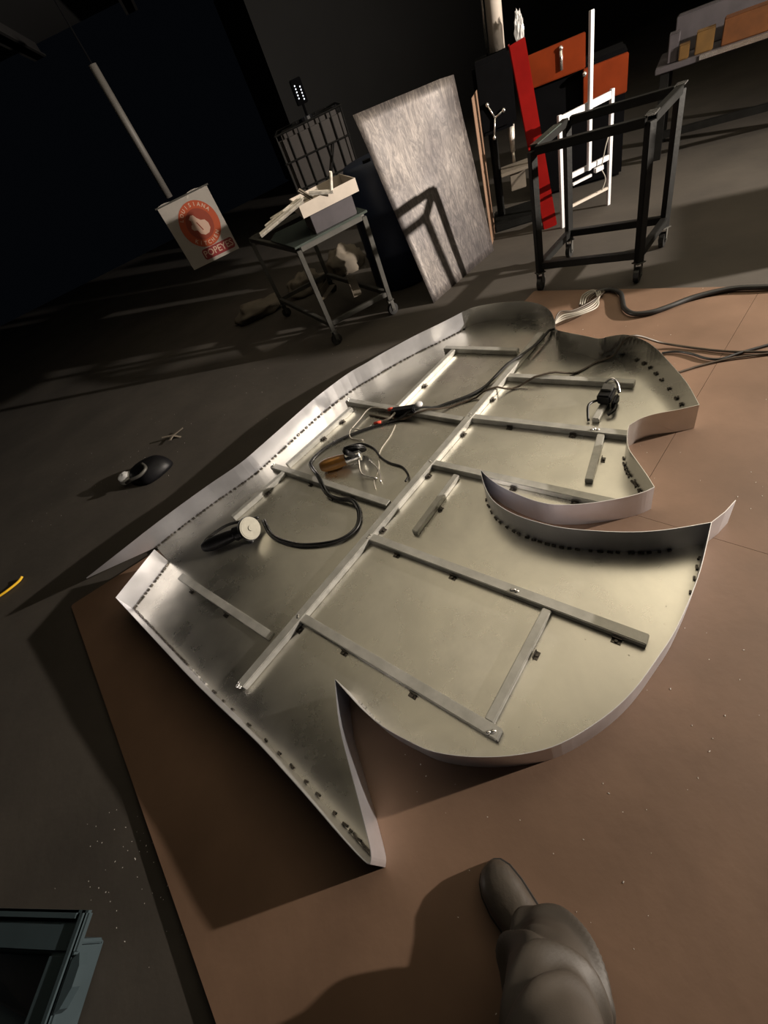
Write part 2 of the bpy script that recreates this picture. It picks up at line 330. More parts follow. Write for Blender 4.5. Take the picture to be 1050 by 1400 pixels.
# the far strip runs past its corner in a pointed tail, the belly strip ends in a loose square tail
tipx, tipy, _ = D['tip'][0]; sx, sy = D['far'][0]
m = MB(); dv = Vector((tipx - sx, tipy - sy, 0)); nn = Vector((-dv.y, dv.x, 0)).normalized() * 0.001
V = [Vector((sx, sy, 0.001)), Vector((sx, sy, H)), Vector((tipx, tipy, H)), Vector((tipx, tipy, H - 0.004))]
a = [m.bm.verts.new(p + nn) for p in V]; b = [m.bm.verts.new(p - nn) for p in V]
m.bm.faces.new(a); m.bm.faces.new(b[::-1])
for k in range(4): m.bm.faces.new((a[k], b[k], b[(k + 1) % 4], a[(k + 1) % 4]))
tag(m.build('strip_tail', 'wall_steel', tray), 'pointed loose end of the rim strip')
e0 = Vector((D['belly'][0][0], D['belly'][0][1], 0)); e1 = Vector((*D['strip'][1][:2], 0)) + Vector((0.015, 0.01, 0))
wallstrip([e0, (e0 + e1) / 2 + Vector((0.002, -0.004, 0)), e1]).build('strip_tail', 'wall_steel', tray)
# inner frame of square tube
BT = 0.033
def tubebar(k, wd=0.038, ht=0.030):
    a, b = D['bar_' + k]; m = MB(); m.bar((a[0], a[1], 0.003 + ht / 2), (b[0], b[1], 0.003 + ht / 2), wd, ht)
    o = m.build('frame_tube', 'tube_steel', tray, bevel=0.003)
    return o
for k in ('A', 'B', 'C', 'D', 'E', 'E0', 'F', 'G', 'Hh', 'K', 'K2', 'L', 'm', 'n', 'o', 'p'):
    tubebar(k, 0.032 if k in 'mnopKK2L' else 0.04, 0.026 if k in 'mnop' else (0.012 if k == 'Hh' else 0.030))
tag(tubebar('spine', 0.042, 0.034), 'long spine tube running the length of the tray')
# weld tabs: short beads along the seams, and small angle clips holding the tubes
def beads(P, step, off, jit=0.3, lo=0.0, hi=1.0, size=(0.016, 0.007, 0.007)):
    L = [0.0]
    for a, b in zip(P, P[1:]): L.append(L[-1] + (b - a).length)
    m = MB(); s = L[-1] * lo; i = 0
    while s < L[-1] * hi:
        while L[i + 1] < s: i += 1
        t = (s - L[i]) / (L[i + 1] - L[i]); p = P[i].lerp(P[i + 1], t); d = (P[i + 1] - P[i]).normalized(); nn = Vector((-d.y, d.x, 0))
        c = p + nn * off
        mm = Matrix.Translation((c.x, c.y, 0.006)) @ Matrix.Rotation(math.atan2(d.y, d.x) + random.uniform(-0.25, 0.25), 4, 'Z')
        k = random.uniform(0.7, 1.3)
        m.box((0, 0, 0), (size[0] * k, size[1], size[2] * random.uniform(0.7, 1.3)), M=mm)
        s += step * random.uniform(1 - jit, 1 + jit)
    return m
# orientation test: which side of each wall is inside
def inside(p):
    c = False; n = len(ring)
    for i in range(n):
        a, b = ring[i], ring[i - 1]
        if (a.y > p.y) != (b.y > p.y) and p.x < (b.x - a.x) * (p.y - a.y) / (b.y - a.y) + a.x: c = not c
    return c
def inoff(P, d):
    i = len(P) // 2; t = (P[min(i + 1, len(P) - 1)] - P[i - 1]).normalized(); nn = Vector((-t.y, t.x, 0))
    return d if inside(P[i] + nn * 0.02) else -d
for k, step, lo, hi in (('far', 0.026, 0, 1), ('short', 0.022, 0.05, 0.95), ('near', 0.022, 0.66, 0.99), ('near', 0.03, 0.57, 0.64), ('near', 0.085, 0.12, 0.56), ('near', 0.02, 0.02, 0.1),
                        ('cresf', 0.035, 0.08, 0.9), ('rightA', 0.07, 0.35, 0.95), ('neck', 0.03, 0.2, 0.9), ('belly', 0.03, 0.9, 0.98), ('belly', 0.05, 0.04, 0.14)):
    o = beads(PA[k], step, inoff(PA[k], 0.006), lo=lo, hi=hi).build('weld_beads', 'chrome' if (k == 'belly' and lo > 0.5) or (k == 'near' and step == 0.03) else 'weld', tray); o['kind'] = 'stuff'
def clip(k, t, side):
    a, b = [Vector((*p, 0)) for p in D['bar_' + k]]; p = a.lerp(b, t); d = (b - a).normalized(); nn = Vector((-d.y, d.x, 0)) * side
    m = MB(); mm = Matrix.Translation(p + nn * 0.026) @ Matrix.Rotation(math.atan2(d.y, d.x), 4, 'Z')
    m.box((0, 0, 0.010), (0.030, 0.003, 0.016), M=mm); m.box((0, side * 0.007, 0.0045), (0.030, 0.016, 0.003), M=mm); m.cyl(mm @ Vector((0, side * 0.008, 0.005)), mm @ Vector((0, side * 0.008, 0.012)), 0.005, n=8)
    m.build('clip', 'weld', tray)
for k, t, s in (('spine', 0.12, -1), ('spine', 0.35, -1), ('spine', 0.50, -1), ('spine', 0.63, -1), ('spine', 0.75, -1), ('A', 0.3, -1), ('A', 0.66, -1), ('B', 0.15, -1), ('B', 0.4, -1), ('B', 0.93, -1),
                ('C', 0.5, -1), ('C', 0.8, -1), ('D', 0.3, -1), ('D', 0.7, -1), ('F', 0.4, -1), ('F', 0.75, -1), ('K', 0.6, -1), ('K2', 0.5, -1), ('K2', 0.8, -1), ('L', 0.4, -1), ('m', 0.62, -1), ('n', 0.45, -1), ('o', 0.5, -1), ('Hh', 0.2, -1), ('Hh', 0.6, -1)):
    clip(k, t, s)
# bright weld blobs where tubes meet
for k, t in (('A', 0.0), ('A', 0.97), ('B', 0.0), ('B', 0.62), ('C', 0.0), ('D', 0.0), ('D', 0.82), ('spine', 0.0), ('F', 0.02), ('G', 0.02)):
    a, b = [Vector((*p, 0)) for p in D['bar_' + k]]; p = a.lerp(b, t); m = MB()
    for j in range(3): m.ball((p.x + random.uniform(-0.012, 0.012), p.y + random.uniform(-0.012, 0.012), 0.034), 0.007, (1.3, 1, 0.7), 5)
    m.build('weld_blob', 'chrome', tray, shade=True)

# ================================================================ cables and tools lying in and around the tray
D['cab_thick'] += [(2.62, 1.42, 0.012), (2.80, 1.02, 0.012), (3.05, 0.70, 0.012)]
D['cab_cable4'] += [(2.15, 1.06, 0.012), (2.45, 0.80, 0.012), (2.75, 0.66, 0.012)]
D['cab_cable5'] += [(2.30, 1.25, 0.012), (2.55, 1.00, 0.012), (2.85, 0.86, 0.012)]
D['cab_cable6'] += [(2.18, 1.14, 0.012), (2.50, 0.90, 0.012), (2.80, 0.76, 0.012)]
def lift(P, bars_h=0.037):
    """raise a cable over the tubes it crosses"""
    out = []
    S = smooth([Vector(p) for p in P], 6)
    for p in S:
        z = p.z
        for kk in D:
            if not kk.startswith('bar_'): continue
            a, b = [Vector((*q, 0)) for q in D[kk]]; ab = b - a; t = max(0, min(1, (Vector((p.x, p.y, 0)) - a).dot(ab) / ab.dot(ab)))
            dd = (Vector((p.x, p.y, 0)) - (a + ab * t)).length
            if dd < 0.075: z = max(z, 0.012 + (bars_h + 0.006 - 0.006) * (1 - max(0, dd - 0.028) / 0.047) ** 1.0 if dd > 0.028 else 0.012 + bars_h)
        out.append(Vector((p.x, p.y, z)))
    return out
def cable(key, r, mt, label, strands=1, spread=0.0, name='cable', pts=None):
    P = lift(pts or D['cab_' + key]); m = MB()
    for s in range(strands):
        Q = []
        for i, p in enumerate(P):
            u_ = i / len(P); sp_ = spread * (1.0 if u_ < 0.4 else max(0.55, 1.0 - (u_ - 0.4) * 2))
            a = 2.1 * s + i * 0.10; Q.append(p + Vector((math.cos(a) * sp_, math.sin(a) * sp_, abs(math.sin(a * 0.7 + s)) * sp_ * 0.8 + (r - 0.009))))
        m.tube(Q, r, 7, False)
    return tag(m.build(name, mt, shade=True), label, 'cable')
cable('bundle', 0.0052, 'rubber', 'black twisted cable bundle winding from the pale disc grinder across the tray', 4, 0.0085)
cable('cable2', 0.006, 'rubber', 'short black lead curling right of the amber grinder')
c3 = D['cab_cable3'] + [(1.47, 1.79, 0.03), (1.525, 1.735, 0.137)] + D['cab_cable4'][1:]
cable('cable3', 0.006, 'cable_brown', 'thin brown cable crossing the tray and dropping over its right rim', pts=c3)
cable('cable5', 0.006, 'rubber', 'black cable with a bend lying on the bright panel right of the tray')
cable('cable6', 0.005, 'cable_brown', 'thin brown cable lying straight beside the right rim')
cable('thick', 0.014, 'rubber', 'thick black hose with a tight bend behind the tray', name='hose')
cable('wire', 0.003, 'white_wire', 'thin pale wire hanging beside the amber grinder', name='wire')
def sw(pts, r, mt, name, label): m = MB(); m.tube(pts, r, 6); return tag(m.build(name, mt, shade=True), label, 'wire')
x, y, z = D['pt_conn']
cn = thing('battery_clamp', 'small black clamp with red and white wires near the far rim of the tray', 'clamp', (x, y, 0.003))
m = MB(); m.bar((x - 0.06, y + 0.05, 0.03), (x + 0.06, y - 0.06, 0.05), 0.05, 0.035); m.build('clamp_body', 'black_plastic', cn, bevel=0.006)
m = MB(); m.ball((x + 0.09, y - 0.04, 0.05), 0.026, (1, 1, 0.6), 8); m.build('white_cap', 'white_paint', cn, shade=True)
m = MB(); m.cyl((x - 0.07, y + 0.09, 0.03), (x - 0.05, y + 0.065, 0.035), 0.011); m.build('red_sleeve', 'red_wire', cn, shade=True)
m = MB(); m.cyl((x - 0.15, y + 0.02, 0.018), (x - 0.19, y + 0.045, 0.016), 0.010); m.build('red_sleeve', 'red_wire', cn, shade=True)
m = MB(); m.tube([(x - 0.14, y + 0.02, 0.018), (x - 0.09, y, 0.03), (x - 0.05, y + 0.01, 0.04)], 0.007); m.tube([(x - 0.07, y + 0.09, 0.03), (x - 0.16, y + 0.2, 0.03), (x - 0.26, y + 0.15, 0.02), (x - 0.33, y + 0.10, 0.02)], 0.004)
m.tube([(x - 0.19, y + 0.045, 0.016), (x - 0.27, y + 0.05, 0.01), (x - 0.33, y + 0.10, 0.02), (x - 0.36, y + 0.03, 0.01), (x - 0.30, y - 0.05, 0.01)], 0.004); m.build('lead', 'white_wire', cn, shade=True)

def grinder(name, label, a, b, bodymat, discmat, disc_up, scale=1.0):
    """angle grinder lying from handle end a to head b"""
    a = Vector(a); b = Vector(b); t = thing(name, label, 'grinder', (a.x, a.y, 0.003))
    ax = (b - a).normalized(); s = scale
    m = MB(); P = [a, a.lerp(b, 0.15), a.lerp(b, 0.5), a.lerp(b, 0.8)]
    m.tube(P, lambda u: s * (0.022 + 0.012 * abs(math.sin(u * 3.0))), 12); m.build('motor_body', bodymat, t, shade=True)
    m = MB(); m.tube([a.lerp(b, 0.76), b, b + ax * 0.03 * s], lambda u: s * (0.036 - 0.008 * u), 12); m.build('gear_head', 'chrome' if bodymat != 'black_plastic' else 'black_plastic', t, shade=True)
    n = Vector(disc_up).normalized(); c = b + n * 0.038 * s
    m = MB(); m.cyl(b, c, 0.016 * s); m.build('spindle', 'chrome', t)
    m = MB(); m.cyl(c, c + n * 0.006, 0.056 * s, n=32); m.cyl(c + n * 0.006, c + n * 0.008, 0.050 * s, n=32); m.cyl(c + n * 0.008, c + n * 0.014, 0.014 * s, n=12); m.build('disc', discmat, t, bevel=0.0)
    m = MB(); m.cyl(c - n * 0.012, c - n * 0.006, 0.060 * s, n=32); m.build('guard', 'black_plastic', t)
    sd = ax.cross(n).normalized()
    m = MB(); m.tube([b - n * 0.0 + sd * 0.03 * s, b + sd * 0.09 * s + Vector((0, 0, -0.008)), b + sd * 0.13 * s + Vector((0, 0, -0.012))], 0.014 * s); m.build('side_handle', 'black_plastic', t, shade=True)
    return t
gA = D['pt_grA']; gB = D['pt_grAend']
g = grinder('angle_grinder', 'black angle grinder with pale round disc lying at the left of the tray', (gB[0], gB[1], 0.04), (gA[0] + 0.01, gA[1] + 0.0, 0.06), 'black_plastic', 'pale_disc', (0.72, -0.55, 0.35), 1.1)
m = MB(); m.tube([(gB[0], gB[1], 0.05), (gB[0] + 0.02, gB[1] + 0.07, 0.03), (gB[0] + 0.14, gB[1] + 0.10, 0.03), (gB[0] + 0.26, gB[1] + 0.06, 0.03), (-0.64, 1.93, 0.02)], 0.009); m.build('power_cord', 'rubber', g, shade=True)
gA = D['pt_grB']; gB = D['pt_grBend']
g = grinder('angle_grinder', 'amber bodied angle grinder with silver head lying near the middle of the tray', (gB[0], gB[1], 0.04), (gA[0] + 0.01, gA[1] + 0.01, 0.05), 'amber_plastic', 'rubber', (0.35, 0.75, 0.6), 1.15)
m = MB(); m.tube([(gA[0] + 0.02, gA[1] - 0.04, 0.06), (gA[0] + 0.0, gA[1] - 0.12, 0.02), (gA[0] + 0.06, gA[1] - 0.2, 0.012)], 0.006); m.tube([(gA[0] + 0.07, gA[1] - 0.05, 0.03), (gA[0] + 0.09, gA[1] - 0.14, 0.015), (gA[0] + 0.07, gA[1] - 0.24, 0.01)], 0.005); m.build('silver_lead', 'chrome', g, shade=True)
x, y, z = D['pt_clamp']
cl = thing('welding_clamp', 'black sprung welding clamp gripping a short tube at the right end of the tray', 'clamp', (x, y, 0.003))
a, b = D['bar_p']; ang = math.atan2(b[1] - a[1], b[0] - a[0])
mm = Matrix.Translation((a[0] * 0.55 + b[0] * 0.45, a[1] * 0.55 + b[1] * 0.45, 0)) @ Matrix.Rotation(ang, 4, 'Z')
m = MB(); m.box((0, 0, 0.055), (0.09, 0.062, 0.05), M=mm); m.box((-0.01, -0.045, 0.03), (0.07, 0.02, 0.05), M=mm); m.build('jaw', 'black_plastic', cl, bevel=0.008)
m = MB(); m.box((0.02, 0.0, 0.085), (0.05, 0.05, 0.012), M=mm); m.build('copper_plate', 'grey_iron', cl, bevel=0.003)
m = MB(); m.tube([mm @ Vector(p) for p in ((0.05, 0.03, 0.07), (0.07, 0.0, 0.1), (0.06, -0.03, 0.08), (0.03, -0.05, 0.05))], 0.007); m.build('spring', 'chrome', cl, shade=True)
m = MB(); m.tube([mm @ Vector(p) for p in ((-0.04, 0.03, 0.05), (-0.09, 0.05, 0.06), (-0.13, 0.04, 0.03), (-0.15, 0.03, 0.012))], 0.006); m.tube([mm @ Vector(p) for p in ((-0.02, -0.05, 0.03), (-0.07, -0.06, 0.03), (-0.10, -0.04, 0.02))], 0.008); m.build('lead', 'rubber', cl, shade=True)
x, y, z = D['pt_loop']
lp = thing('wire_coil', 'tangled coil of pale wires beside the thick hose bend', 'wire', (x, y, 0))
for j in range(5):
    m = MB(); a0 = 0.25 * j
    m.tube([(1.47, 2.32, 0.03), (x - 0.08, y + 0.02 + 0.012 * j, 0.03 + 0.008 * j), (x, y - 0.03 + 0.02 * j, 0.04), (x + 0.12, y + 0.02 * j - 0.02, 0.03), (x + 0.21 + 0.012 * j, y + 0.1, 0.025), (x + 0.25, y + 0.19 - 0.015 * j, 0.02), (x + 0.18, y + 0.2 - 0.02 * j, 0.015), (x + 0.1, y + 0.12 - 0.02 * j, 0.012)], 0.005); m.build('strand', 'white_wire' if j < 3 else 'cable_brown', lp, shade=True)

# ================================================================ floor clutter
def crumple(name, mt, c, size, seed, n=14, amp=0.35, freq=3.0):
    m = MB(); bmesh.ops.create_uvsphere(m.bm, u_segments=n * 2, v_segments=n, radius=1.0)
    for v in m.bm.verts:
        k = 1 + amp * noise.noise(v.co * freq + Vector((seed, seed * 2.3, 0))) + 0.4 * amp * noise.noise(v.co * freq * 2.7 + Vector((seed, 0, 5)))
        p = Vector((v.co.x * size[0] * k, v.co.y * size[1] * k, max(v.co.z * k, -0.55) * size[2])); v.co = Vector(c) + p
    return m
hz = FZ
hb = thing('welding_mask', 'black welding mask with shiny clear visor lying on the floor left of the tray', 'mask', (-1.45, 3.05, hz))
m = MB(); rings = []
for j in range(9):
    t = j / 8; zz = hz + 0.10 * math.sin(t * math.pi / 2) + 0.0; rr = math.cos(t * math.pi / 2) ** 0.6 * 0.15 + 0.004
    rings.append([Vector((-1.42 + rr * 1.05 * math.cos(a) * (1 + 0.12 * math.cos(2 * a + 1)), 3.05 + rr * 0.85 * math.sin(a) * (1 + 0.08 * math.sin(3 * a)), zz + 0.002)) for a in [2 * math.pi * k / 24 for k in range(24)]])
m.loft(rings); m.build('shell', 'black_plastic', hb, shade=True)
m = MB(); m.tube([(-1.58, 2.97, hz + 0.06), (-1.52, 2.93, hz + 0.085), (-1.44, 2.92, hz + 0.09), (-1.39, 2.96, hz + 0.10), (-1.42, 3.03, hz + 0.108)], 0.012); m.build('head_band', 'grey_iron', hb, shade=True)
m = crumple('v', '', (-1.60, 3.06, hz + 0.05), (0.055, 0.05, 0.05), 3, 10, 0.25); m.build('visor', 'clear_film', hb, shade=True)
sp = thing('metal_offcut', 'small star-shaped twisted metal offcut on the floor beyond the black mask', 'scrap', (-1.25, 3.43, hz))
for a, l in ((0.3, 0.10), (1.7, 0.06), (2.8, 0.10), (4.4, 0.07), (5.6, 0.09)):
    m = MB(); c = Vector((-1.25, 3.43, hz + 0.02)); m.bar(c, c + Vector((math.cos(a) * l, math.sin(a) * l, -0.008 + 0.02 * math.sin(a * 3))), 0.018, 0.005); m.build('prong', 'sack', sp)
m = MB(); m.tube([(-2.55, 2.44, hz + 0.012), (-2.44, 2.46, hz + 0.014), (-2.36, 2.505, hz + 0.012), (-2.33, 2.53, hz + 0.02)], 0.008); tag(m.build('cable_tie', 'yellow_tie', shade=True), 'bright yellow plastic strip at the left edge of the floor', 'cable tie')
# swarf and dust flecks scattered over the floor
m = MB()
for i in range(300):
    if i < 90: x = random.gauss(-1.25, 0.16); y = random.gauss(0.62, 0.12); z = FZ
    elif i < 150: x = random.uniform(-0.3, 0.9); y = random.uniform(-0.1, 0.6); z = 0
    elif i < 220: x = random.uniform(1.0, 2.3); y = random.uniform(0.7, 2.2); z = 0
    else: x = random.uniform(-2.5, 1.0); y = random.uniform(2.9, 4.0); z = FZ
    if z == 0 and inside(Vector((x, y, 0))): z = 0.003
    s = random.uniform(0.0008, 0.0022)
    m.box((0, 0, 0), (s * random.uniform(1, 2.5), s, s * 0.6), M=Matrix.Translation((x, y, z + s * 0.3)) @ Matrix.Rotation(random.uniform(0, 3), 4, 'Z'))
tag(m.build('metal_shavings', 'flake'), 'tiny bright metal shavings scattered over floor and panels', 'shavings', kind='stuff')
# plastic crate, bottom left
cr = thing('plastic_crate', 'blue grey plastic crate with thick rim in the near left corner', 'crate', (-1.45, 0.28, FZ))
CM = Matrix.Translation((-1.285, 0.445, 0)) @ Matrix.Rotation(R(-20), 4, 'Z')   # local: x to the left is negative, y towards the camera negative
cw, cd, ch = 0.62, 0.46, 0.17
for nm, c, s in (('side_panel', (-cw / 2, -0.07, ch / 2 - 0.015), (cw - 0.15, 0.012, ch - 0.02)), ('side_panel', (-cw / 2, -cd + 0.07, ch / 2 - 0.015), (cw - 0.15, 0.012, ch - 0.02)), ('end_panel', (-0.075, -cd / 2, ch / 2 - 0.015), (0.012, cd - 0.155, ch - 0.02)), ('end_panel', (-cw + 0.075, -cd / 2, ch / 2 - 0.015), (0.012, cd - 0.155, ch - 0.02)), ('bottom', (-cw / 2, -cd / 2, -0.008), (cw - 0.15, cd - 0.14, 0.012))):
    m = MB(); m.box(c, s, M=CM); m.build(nm, 'crate_plastic', cr, bevel=0.003)
m = MB()
m.box((-cw / 2, -0.045, ch - 0.02), (cw, 0.09, 0.024), M=CM); m.box((-cw / 2, -cd + 0.045, ch - 0.02), (cw, 0.09, 0.024), M=CM); m.box((-0.045, -cd / 2, ch - 0.02), (0.09, cd - 0.18, 0.024), M=CM); m.box((-cw + 0.045, -cd / 2, ch - 0.02), (0.09, cd - 0.18, 0.024), M=CM)
m.box((-0.012, -cd / 2, ch - 0.003), (0.024, cd, 0.012), M=CM); m.box((-cw / 2, -0.012, ch - 0.003), (cw - 0.05, 0.024, 0.012), M=CM)
m.build('rim', 'crate_plastic', cr, bevel=0.006)
m = MB(); m.prism([(0.0, -0.10), (0.018, -0.085), (0.032, -0.11), (0.032, -0.15), (0.015, -0.19), (0.0, -0.2)], ch - 0.035, ch - 0.008, CM); m.build('handle', 'crate_plastic', cr)
sh = thing('steel_offcut', 'grey sheet offcut leaning inside the plastic crate', 'offcut', (-1.3, 0.3, 0.0))
m = MB(); A = [CM @ Vector(p) for p in ((-0.10, -0.10, 0.125), (-0.20, -0.24, 0.02), (-0.44, -0.20, 0.02), (-0.42, -0.10, 0.125))]
vv = [m.bm.verts.new(p) for p in A]; v2 = [m.bm.verts.new(p + Vector((0.001, 0.003, 0.001))) for p in A]; m.bm.faces.new(vv); m.bm.faces.new(v2[::-1])
for k in range(4): m.bm.faces.new((vv[k], v2[k], v2[(k + 1) % 4], vv[(k + 1) % 4]))
m.build('sheet', 'grey_box', sh)

# ================================================================ right-hand trolley (open steel frame on castors)
def castor(parent, p, r=0.045, mt='rubber', ang=0.0, name='castor'):
    p = Vector(p); d = Vector((math.cos(ang), math.sin(ang), 0)); s = Vector((-d.y, d.x, 0))
    m = MB(); m.cyl(Vector((p.x, p.y, FZ + r)) - s * 0.014, Vector((p.x, p.y, FZ + r)) + s * 0.014, r, n=20)
    w_ = m.build(name, mt, parent)
    m = MB(); top = FZ + 2 * r + 0.03
    for q in (-1, 1): m.bar(Vector((p.x, p.y, FZ + r * 0.7)) + s * 0.02 * q, Vector((p.x, p.y, top)) + s * 0.02 * q, 0.03, 0.004, up=s)
    m.box((p.x, p.y, top), (0.055, 0.055, 0.006)); m.cyl(Vector((p.x, p.y, FZ + r)) - s * 0.026, Vector((p.x, p.y, FZ + r)) + s * 0.026, 0.008, n=8)
    m.build('fork', 'grey_iron', w_)
    return top
tr = thing('steel_trolley', 'dark open steel frame trolley on castors behind the tray', 'trolley', (2.13, 2.77, FZ))
FL, FR, BL, BR = Vector((1.74, 2.88, 0)), Vector((2.12, 2.40, 0)), Vector((2.15, 3.14, 0)), Vector((2.52, 2.655, 0))
TT = 0.80
for p in (FL, FR, BL, BR):
    top = castor(tr, p, ang=0.6)
    m = MB(); m.bar((p.x, p.y, top), (p.x, p.y, TT), 0.042, 0.042); m.build('leg', 'dark_iron', tr, bevel=0.003)
for a, b in ((FL, FR), (FR, BR), (BR, BL), (BL, FL)):
    for z, nm in ((TT, 'top_rail'), (0.15, 'bottom_rail')):
        m = MB(); d = (b - a).normalized() * 0.021; m.bar((a.x + d.x, a.y + d.y, z), (b.x - d.x, b.y - d.y, z), 0.042, 0.042); m.build(nm, 'dark_iron', tr, bevel=0.003)
m = MB(); c = FL.lerp(BL, 0.72); m.bar((FL.x + 0.02, FL.y + 0.012, TT + 0.023), (c.x, c.y, TT + 0.023), 0.05, 0.006); m.build('glass_strip', 'glass_green', tr)
m = MB(); c = BR; m.box((c.x, c.y, TT + 0.022), (0.07, 0.05, 0.006), rz=0.6); m.box((FR.x + 0.03, FR.y + 0.03, TT + 0.022), (0.09, 0.05, 0.006), rz=0.6); m.build('corner_plate', 'chrome', tr)

# ================================================================ white stand with mast
st = thing('white_stand', 'slim white metal frame stand with tall mast behind the dark trolley', 'stand', (2.68, 3.68, FZ))
for x in (2.46, 2.895):
    m = MB(); m.bar((x, 3.68, FZ), (x, 3.68, 0.735), 0.026, 0.026); m.build('leg', 'white_paint', st, bevel=0.002)
for z, mt, h in ((0.705, 'white_paint', 0.045), (0.325, 'white_paint', 0.035), (0.112, 'cream', 0.02)):
    m = MB(); m.bar((2.473, 3.68, z), (2.882, 3.68, z), 0.022, h); m.build('crossbar', mt, st, bevel=0.002)
m = MB(); m.bar((2.69, 3.655, 0.31), (2.70, 3.655, 1.19), 0.026, 0.026); m.build('mast', 'white_paint', st, bevel=0.002)
m = MB(); m.bar((2.53, 3.64, 0.275), (2.70, 3.64, 0.275), 0.02, 0.018); m.box((2.77, 3.645, 0.29), (0.07, 0.03, 0.03)); m.build('bracket', 'white_paint', st, bevel=0.002)
m = MB(); m.tube([(2.79, 3.64, 0.29), (2.815, 3.63, 0.42), (2.86, 3.64, 0.5), (2.89, 3.66, 0.52)], 0.004); m.tube([(2.79, 3.64, 0.28), (2.83, 3.64, 0.2), (2.80, 3.64, 0.13)], 0.004); m.build('lead', 'white_wire', st, shade=True)

# ================================================================ leaning steel panel and what holds it up
bl, br_, tl, trr = Vector((1.14, 3.49, FZ)), Vector((1.93, 3.91, FZ)), Vector((1.0, 3.76, 1.25)), Vector((1.88, 4.0, 1.19))
m = MB(); NU, NV = 16, 20
nrm = (br_ - bl).cross(tl - bl).normalized()
g0 = []
for i in range(NU + 1):
    row = []
    for j in range(NV + 1):
        u = i / NU; v = j / NV; p = bl.lerp(br_, u).lerp(tl.lerp(trr, u), v)
        p = p - nrm * (0.05 * max(0, u - 0.82) * v * 4) + nrm * 0.008 * noise.noise(Vector((u * 2.5, v * 3, 1)))
        row.append(p)
    g0.append(row)
fr = [[m.bm.verts.new(p) for p in r] for r in g0]; bk = [[m.bm.verts.new(p - nrm * 0.002) for p in r] for r in g0]
for i in range(NU):
    for j in range(NV):
        m.bm.faces.new((fr[i][j], fr[i + 1][j], fr[i + 1][j + 1], fr[i][j + 1])); m.bm.faces.new((bk[i][j], bk[i][j + 1], bk[i + 1][j + 1], bk[i + 1][j]))
for i in range(NU):
    m.bm.faces.new((fr[i][0], bk[i][0], bk[i + 1][0], fr[i + 1][0])); m.bm.faces.new((fr[i][NV], fr[i + 1][NV], bk[i + 1][NV], bk[i][NV]))
for j in range(NV):
    m.bm.faces.new((fr[0][j], fr[0][j + 1], bk[0][j + 1], bk[0][j])); m.bm.faces.new((fr[NU][j], bk[NU][j], bk[NU][j + 1], fr[NU][j + 1]))
tag(m.build('leaning_steel_panel', 'panel_steel', shade=True), 'bright scratched steel sheet standing upright behind the tray', 'metal sheet')
dr = thing('plastic_drum', 'dark blue plastic drum hidden behind the upright steel sheet', 'drum', (1.2, 4.3, FZ))
m = MB(); prof = [(0.0, 0.0), (0.27, 0.0), (0.29, 0.02), (0.29, 0.28), (0.30, 0.30), (0.29, 0.32), (0.29, 0.60), (0.30, 0.62), (0.29, 0.64), (0.29, 0.88), (0.26, 0.93), (0.25, 0.95), (0.0, 0.94)]
m.loft([[Vector((1.2 + r * math.cos(a), 4.3 + r * math.sin(a), FZ + z)) for a in [2 * math.pi * k / 28 for k in range(28)]] for r, z in [(max(r, 0.002), z) for r, z in prof]]); m.build('shell', 'navy_plastic', dr, shade=True)
for bx_, by_ in ((1.12, 4.2), (1.3, 4.4)): m = MB(); m.cyl((bx_, by_, FZ + 0.94), (bx_, by_, FZ + 0.965), 0.033); m.build('bung', 'black_plastic', dr)
# brown panel standing edge-on behind the bright sheet
m = MB(); m.bar((1.97, 4.02, 0.50), (2.16, 4.30, 0.50), 0.004, 1.03); tag(m.build('brown_panel', 'hardboard'), 'dull brown board standing behind the right edge of the bright steel sheet', 'board')

# ================================================================ left-hand trolley with offcut trays
tb = thing('glass_top_trolley', 'grey steel trolley with thin glass top left of the bright steel sheet', 'trolley', (0.4, 4.2, FZ))
tF, tR, tL, tB = Vector((0.30, 3.62, 0)), Vector((0.84, 3.66, 0)), Vector((0.03, 4.80, 0)), Vector((0.57, 4.84, 0))
TZ = 0.745
for p in (tF, tR, tL, tB):
    top = castor(tb, p, ang=0.3)
    m = MB(); m.bar((p.x, p.y, top), (p.x, p.y, TZ - 0.02), 0.036, 0.036); m.build('leg', 'grey_iron', tb, bevel=0.003)
for a, b in ((tF, tR), (tR, tB), (tB, tL), (tL, tF)):
    for z, nm in ((TZ - 0.02, 'top_rail'), (0.16, 'bottom_rail')):
        m = MB(); d = (b - a).normalized() * 0.018; m.bar((a.x + d.x, a.y + d.y, z), (b.x - d.x, b.y - d.y, z), 0.034, 0.034); m.build(nm, 'grey_iron', tb, bevel=0.003)
m = MB(); m.prism([(tF.x - 0.02, tF.y - 0.03), (tR.x + 0.03, tR.y - 0.03), (tR.x - 0.02, 4.28), (0.24, 4.36), (0.17, 4.18)], TZ, TZ + 0.014); m.build('glass_top', 'glass_green', tb)
for x0, y0, x1, y1, z in ((0.62, 3.8, 0.70, 4.3, 0.20), (0.35, 4.1, 0.52, 4.35, 0.20)):
    o = thing('steel_angle', 'bent steel offcut on lower rails of the glass top trolley, ' + ('nearer the bright sheet' if x0 > 0.5 else 'nearer its front leg'), 'offcut', (x0, y0, 0.18))
    m = MB(); m.bar((x0, y0, z), (x1, y1, z), 0.08, 0.005); m.bar((x0 - 0.03, y0, z + 0.03), (x1 - 0.03, y1, z + 0.03), 0.005, 0.06); m.build('plate', 'sack', o)
bx = thing('lower_carton', 'grey lilac box under the bright tray of offcuts on the glass top', 'box', (0.63, 3.8, TZ + 0.014))
z0 = TZ + 0.015
m = MB(); m.box((0.635, 3.82, z0 + 0.06), (0.335, 0.34, 0.12)); m.build('carton_body', 'grey_box', bx, bevel=0.006)
